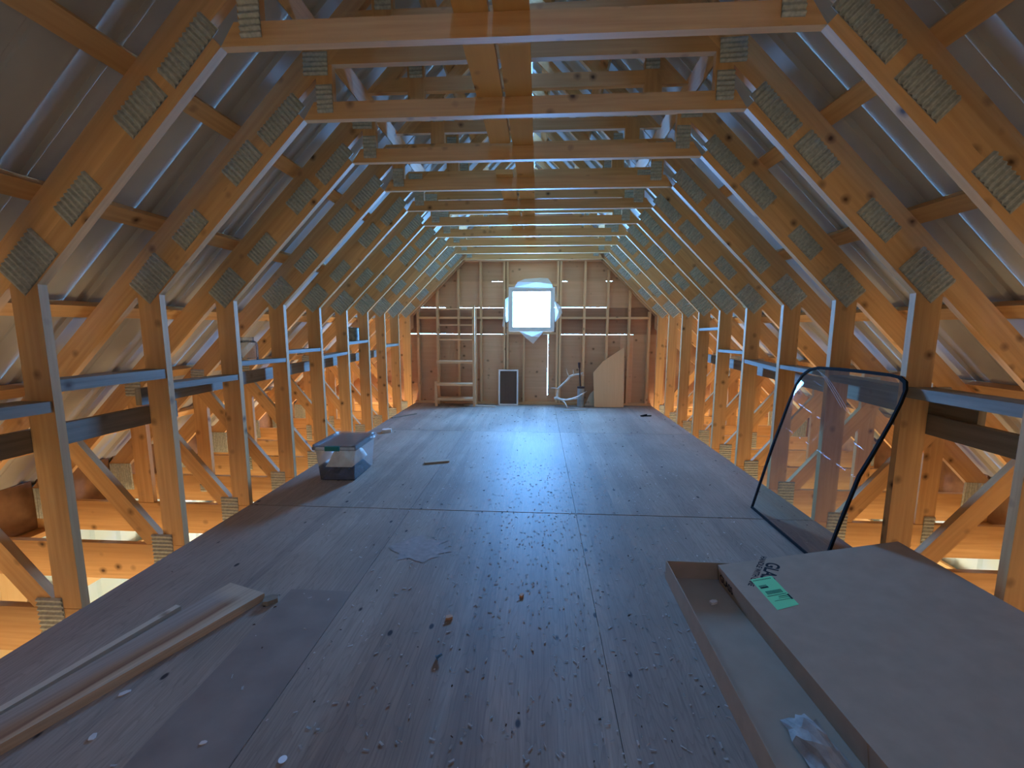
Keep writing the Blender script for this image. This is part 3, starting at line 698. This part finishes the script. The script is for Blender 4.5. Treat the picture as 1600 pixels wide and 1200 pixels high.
def text(body, size, parent, origin, xdir, up, mat=M_INK, name='printed_text', depth=.0002, sx=1.0):
    cu = bpy.data.curves.new(name, 'FONT'); cu.body = body; cu.size = size; cu.extrude = depth; cu.materials.append(mat); cu.offset = .0012*size/.05
    o = bpy.data.objects.new(name, cu); C.objects.link(o); o.parent = parent
    x = Vector(xdir).normalized()*sx; u = Vector(up).normalized(); z = x.normalized().cross(u)
    M = Matrix((x, u, z)).transposed().to_4x4(); M.translation = origin
    me = bpy.data.meshes.new_from_object(o); me.name = name
    bpy.data.objects.remove(o)
    o = obj(name, me, parent); o.matrix_local = M
    return o
a0, a1 = to_lid(1.190, 2.235), to_lid(1.000, 1.985)
dr = a1-a0; dr.z = 0; dr.normalize(); upv = Vector((-dr.y, dr.x, 0))
text('HANDLE WITH CARE', .036, ld, a0, dr, upv, sx=.84); text('GLASS', .085, ld, a0+upv*.036+dr*.045, dr, upv, sx=.80)
text('GLASS', .056, ld, (-.0004, -.015, .026), (0, -1, 0), (0, 0, 1), sx=.85)
lb = [to_lid(*p) for p in ((1.045, 2.045), (1.150, 2.058), (1.155, 1.838), (1.052, 1.815))]
o0 = lb[0]; ex = (lb[1]-lb[0]); ey = (lb[3]-lb[0])
mb = MB(); up = Vector((0, 0, .0005))
mb.face([p+up for p in (lb[3], lb[2], lb[1], lb[0])], [(0, 0)]*4); build(mb, 'shipping_label', M_LABEL, ld)['label'] = 'bright green printed label'
mb = MB()
def bar(u0, u1, v0, v1):
    q = [o0+ex*u+ey*v+up*2 for u, v in ((u0, v1), (u1, v1), (u1, v0), (u0, v0))]; mb.face(q, [(0, 0)]*4)
for i in range(12): bar(.06+.07*i, .06+.07*i+.04, .05, .08)
for i in range(10): bar(.10+.035*i, .10+.035*i+.02, .24, .34)
bar(.10, .46, .30, .34)
for i in range(14): bar(.16+.05*i, .16+.05*i+.03, .44, .55)
bar(.08, .92, .585, .60); bar(.5, .9, .64, .655); bar(.45, .95, .69, .70); bar(.9, .98, .62, .78); bar(.2, .9, .75, .758)
build(mb, 'label_print', M_INK, ld)
# crumpled paper in the tray
pp = MB(); rnd = random.Random(5); n = 9; G = {}
for i in range(n+1):
    for j in range(n+1):
        u, v = i/n, j/n
        G[i, j] = (u*.13-.065+rnd.uniform(-.008, .008)+.02*v, -v*.34+rnd.uniform(-.012, .012), .004+.05*math.sin(math.pi*u)*(.6+.4*math.sin(7*v))+rnd.uniform(0, .014))
for i in range(n):
    for j in range(n):
        pp.face([G[i, j], G[i, j+1], G[i+1, j+1], G[i+1, j]], [(0, 0)]*4)
tag(build(pp, 'crumpled_paper', M_PAPER, None, (.895, 1.36, .007)), 'crumpled grey paper lying in the cardboard tray', 'paper')
def flake(name, loc, w, l, h, mat, label, cat, rz=0, group=None, bend=.0):
    mb = MB(); p = [(-l, -w*.7), (-l*.3, -w), (l*.9, -w*.6), (l, w*.4), (l*.2, w), (-l*.8, w*.8)]
    bz = [random.uniform(0, bend) for _ in p]
    t_ = [(x, y, h+b_) for (x, y), b_ in zip(p, bz)]; b = [(x, y, max(.0, b_-.0)) for (x, y), b_ in zip(p, bz)]
    mb.face(t_, [(x*1., y) for x, y in p]); mb.face(b[::-1], [(0, 0)]*6)
    for i in range(6):
        j = (i+1) % 6; mb.face([b[i], b[j], t_[j], t_[i]], [(0, 0)]*4)
    return tag(build(mb, name, mat, None, loc, (0, 0, rz)), label, cat, group)
flake('paper_scrap', (.868, 2.02, .006), .012, .02, .012, M_SHAVE, 'small white scrap lying inside the cardboard tray', 'scrap', .4)

# ------------------------------------------------------------------ boards lying on the floor by the camera
def lying(name, a, b, w, z0, z1, mat, label, cat='board', bevel=.006):
    a, b = Vector((*a, 0)), Vector((*b, 0)); L = (b-a)/2; d = L.normalized(); s_ = Vector((d.y, -d.x, 0))
    mb = MB(); mb.obox((0, 0, 0), (L.length, 0, 0), (0, w/2, 0), (0, 0, (z1-z0)/2))
    o = build(mb, name, mat, None, ((a.x+b.x)/2, (a.y+b.y)/2, (z0+z1)/2), (0, 0, math.atan2(L.y, L.x)))
    bv = o.modifiers.new('bevel', 'BEVEL'); bv.width = bevel; bv.segments = 2
    return tag(o, label, cat)
D = Vector((-.36, -.933))
def streak_mat():
    m, nt, b = new_mat('streaked_board'); L = nt.links
    tc = nd(nt, 'ShaderNodeTexCoord'); sx = nd(nt, 'ShaderNodeSeparateXYZ'); L.new(tc.outputs['Object'], sx.inputs[0])
    n = nd(nt, 'ShaderNodeTexNoise'); n.inputs['Scale'].default_value = 1; L.new(scaled(nt, tc.outputs['Object'], (2.2, 9, 9)), n.inputs[0])
    g = nd(nt, 'ShaderNodeTexNoise'); g.inputs['Scale'].default_value = 1; g.inputs['Detail'].default_value = 5; L.new(scaled(nt, tc.outputs['Object'], (3, 90, 90)), g.inputs[0])
    a = nd(nt, 'ShaderNodeMath', operation='MULTIPLY_ADD', i_1=.07); L.new(n.outputs['Fac'], a.inputs[0]); L.new(sx.outputs[1], a.inputs[2])
    k = nd(nt, 'ShaderNodeMath', operation='MULTIPLY_ADD', i_1=4.6, i_2=.36); L.new(a.outputs[0], k.inputs[0])
    r = ramp(nt, [(.02, (.38, .31, .25)), (.38, (.36, .28, .22)), (.58, (.38, .21, .11)), (.72, (.26, .12, .06)), (.80, (.52, .34, .2)), (1, (.60, .44, .30))]); L.new(k.outputs[0], r.inputs[0])
    e = nd(nt, 'ShaderNodeMath', operation='MULTIPLY_ADD', i_1=14, i_2=14*.445); L.new(sx.outputs[0], e.inputs[0])
    er = ramp(nt, [(0, (1, 1, 1)), (1, (0, 0, 0))]); L.new(e.outputs[0], er.inputs[0])
    c = mix(nt, er.outputs[0], r.outputs[0], (.52, .38, .26))
    rg = ramp(nt, [(.3, (.75, .75, .75)), (.7, (1.1, 1.1, 1.1))]); L.new(g.outputs['Fac'], rg.inputs[0])
    c = mix(nt, .8, c, rg.outputs[0], 'MULTIPLY')
    L.new(c, b.inputs['Base Color']); b.inputs['Roughness'].default_value = .7; return m
M_STREAK = streak_mat()
_P = [Vector(p) for p in ((-1.565, 1.984), (-1.338, 1.912), (-1.745, .945), (-1.848, 1.055))]
_c = sum(_P, Vector((0, 0)))/4; _d = Vector((-.341, -.94)); _y = Vector((.94, -.341))
_L = [((p-_c).dot(_d), (p-_c).dot(_y)) for p in _P]
mb = MB()
mb.face([(x, y, .038) for x, y in _L][::-1], _L[::-1]); mb.face([(x, y, .0005) for x, y in _L], _L)
for i in range(4):
    p, q = _L[i], _L[(i+1) % 4]; mb.face([(*p, .0005), (*p, .038), (*q, .038), (*q, .0005)], [(p[0], 0), (p[0], .04), (q[0], .04), (q[0], 0)])
wbd = build(mb, 'weathered_board', M_STREAK, None, (_c.x, _c.y, 0), (0, 0, math.atan2(_d.y, _d.x)))
bv = wbd.modifiers.new('bevel', 'BEVEL'); bv.width = .004; bv.segments = 2
tag(wbd, 'long weathered board with brown streaks lying on the floor beside a thin lath', 'board')
e2 = lying('lath_strip', (-1.706, 1.818), (-1.706-.255*.72, 1.818-.967*.72), .032, .0005, .020, M_PALE, 'thin pale lath lying beside the streaked board', 'lath', .003)
flake('wood_block', (-1.30, 1.90, 0), .03, .035, .022, M_GREY, 'small grey wood block under the end of the streaked board', 'block', .5)

# ------------------------------------------------------------------ litter on the floor
flake('wood_chip', (-.401, 1.837, 0), .012, .017, .010, M_CHIPTAN, 'tan wood chip alone in the middle of the floor, before the blue plug', 'chip', .3)
flake('wood_chip', (-.071, 2.028, 0), .010, .013, .008, M_CHIPTAN, 'small tan wood chip near the cardboard tray', 'chip', 1.1)
t = empty('plastic_plug', (-.399, 1.586, .008), (0, 1.2, .5)); tag(t, 'tiny blue plastic plug on the floor', 'plug')
mb = MB(); mb.cyl((0, 0, 0), (0, 0, .022), .006, .004, 10); build(mb, 'shank', M_BLUE, t); mb = MB(); mb.cyl((0, 0, -.004), (0, 0, 0), .010, n=12); build(mb, 'head', M_BLUE, t)
mb = MB(); mb.cyl((0, 0, 0), (0, 0, .002), .013, n=18); tag(build(mb, 'paper_disc', M_WHITE, None, (-.785, 1.146, .0002)), 'round white disc lying on the floor', 'disc')
flake('paper_scrap', (-1.511, 1.349, 0), .010, .018, .003, M_SHAVE, 'pale scrap lying next to the streaked board', 'scrap', .7)
flake('paper_scrap', (-1.074, 1.183, 0), .007, .011, .003, M_SHAVE, 'smallest pale scrap between the streaked board and the white disc', 'scrap', .2)
flake('paper_scrap', (-1.453, 1.179, 0), .010, .014, .003, M_SHAVE, 'pale scrap lower down beside the streaked board', 'scrap', 2.)
lying('broken_lath', (-1.11, 4.09), (-.885, 4.175), .05, .0005, .016, M_TAN, 'short broken brown lath lying on the floor past the bin', 'lath', .002)
lying('floor_stick', (-2.15, 6.17), (-1.88, 6.50), .035, .0005, .014, M_GREY, 'grey stick on the floor by the far posts', 'stick', .002)
flake('foam_scrap', (-1.93, 5.33, 0), .05, .06, .04, M_SHAVE, 'small white and brown scrap on the floor behind the bin', 'scrap', .3)
t = empty('black_clip', (1.63, 6.60, 0), (0, 0, .5)); tag(t, 'small black open clip on the floor near the gable wall', 'clip')
for s in (-1, 1):
    mb = MB(); mb.obox((.0, s*.025, .008), (.08, s*.022, 0), (0, .008, 0), (0, 0, .007)); build(mb, 'jaw', M_BLACK, t)
lying('floor_strip', (-1.26, 7.30), (-.70, 7.18), .05, .0005, .012, M_PALE, 'flat pale strip lying on the floor in front of the wooden rack', 'strip', .002)
lying('floor_strip', (.42, 6.93), (.80, 7.0), .025, .0005, .006, M_TAN, 'thin strip lying on the floor in front of the antlers', 'strip', .002)
rnd = random.Random(11)
def litter(name, n, mat, f, label, cat):
    mb = MB()
    for _ in range(n):
        x, y, l, w, z = f()
        a = rnd.uniform(0, 6.28); d = Vector((math.cos(a), math.sin(a), 0))*l; s_ = Vector((-math.sin(a), math.cos(a), 0))*w
        c = Vector((x, y, .001)); k = Vector((0, 0, z))
        P = [c-d-s_, c+d-s_+k*.4, c+d*.7+s_+k, c-d*.8+s_+k*.5]
        mb.face(P, [(0, 0)]*4); mb.face([c-d-s_, c-d*.8+s_+k*.5, c+d*.7+s_+k, c+d-s_+k*.4], [(0, 0)]*4)
    o = build(mb, name, mat); o['kind'] = 'stuff'; o['label'] = label; o['category'] = cat
def f1():
    y = rnd.uniform(1.0, 4.2); return min(1.7, max(-1.6, rnd.gauss(.12, .55))), y, rnd.uniform(.003, .013), rnd.uniform(.0012, .004), rnd.uniform(.0003, .0018)
litter('wood_shavings', 1300, M_SHAVE, f1, 'pale wood shavings strewn along the middle of the plywood floor', 'shavings')
def f2():
    y = rnd.uniform(1.2, 7.3); return min(1.85, max(-2.0, rnd.gauss(.2, .85))), y, rnd.uniform(.003, .004+.0022*y), rnd.uniform(.0015, .002+.0006*y), rnd.uniform(.002, .006)
litter('bark_crumbs', 420, M_CHIPDARK, f2, 'dark bark crumbs and dead leaves scattered over the plywood floor', 'debris')
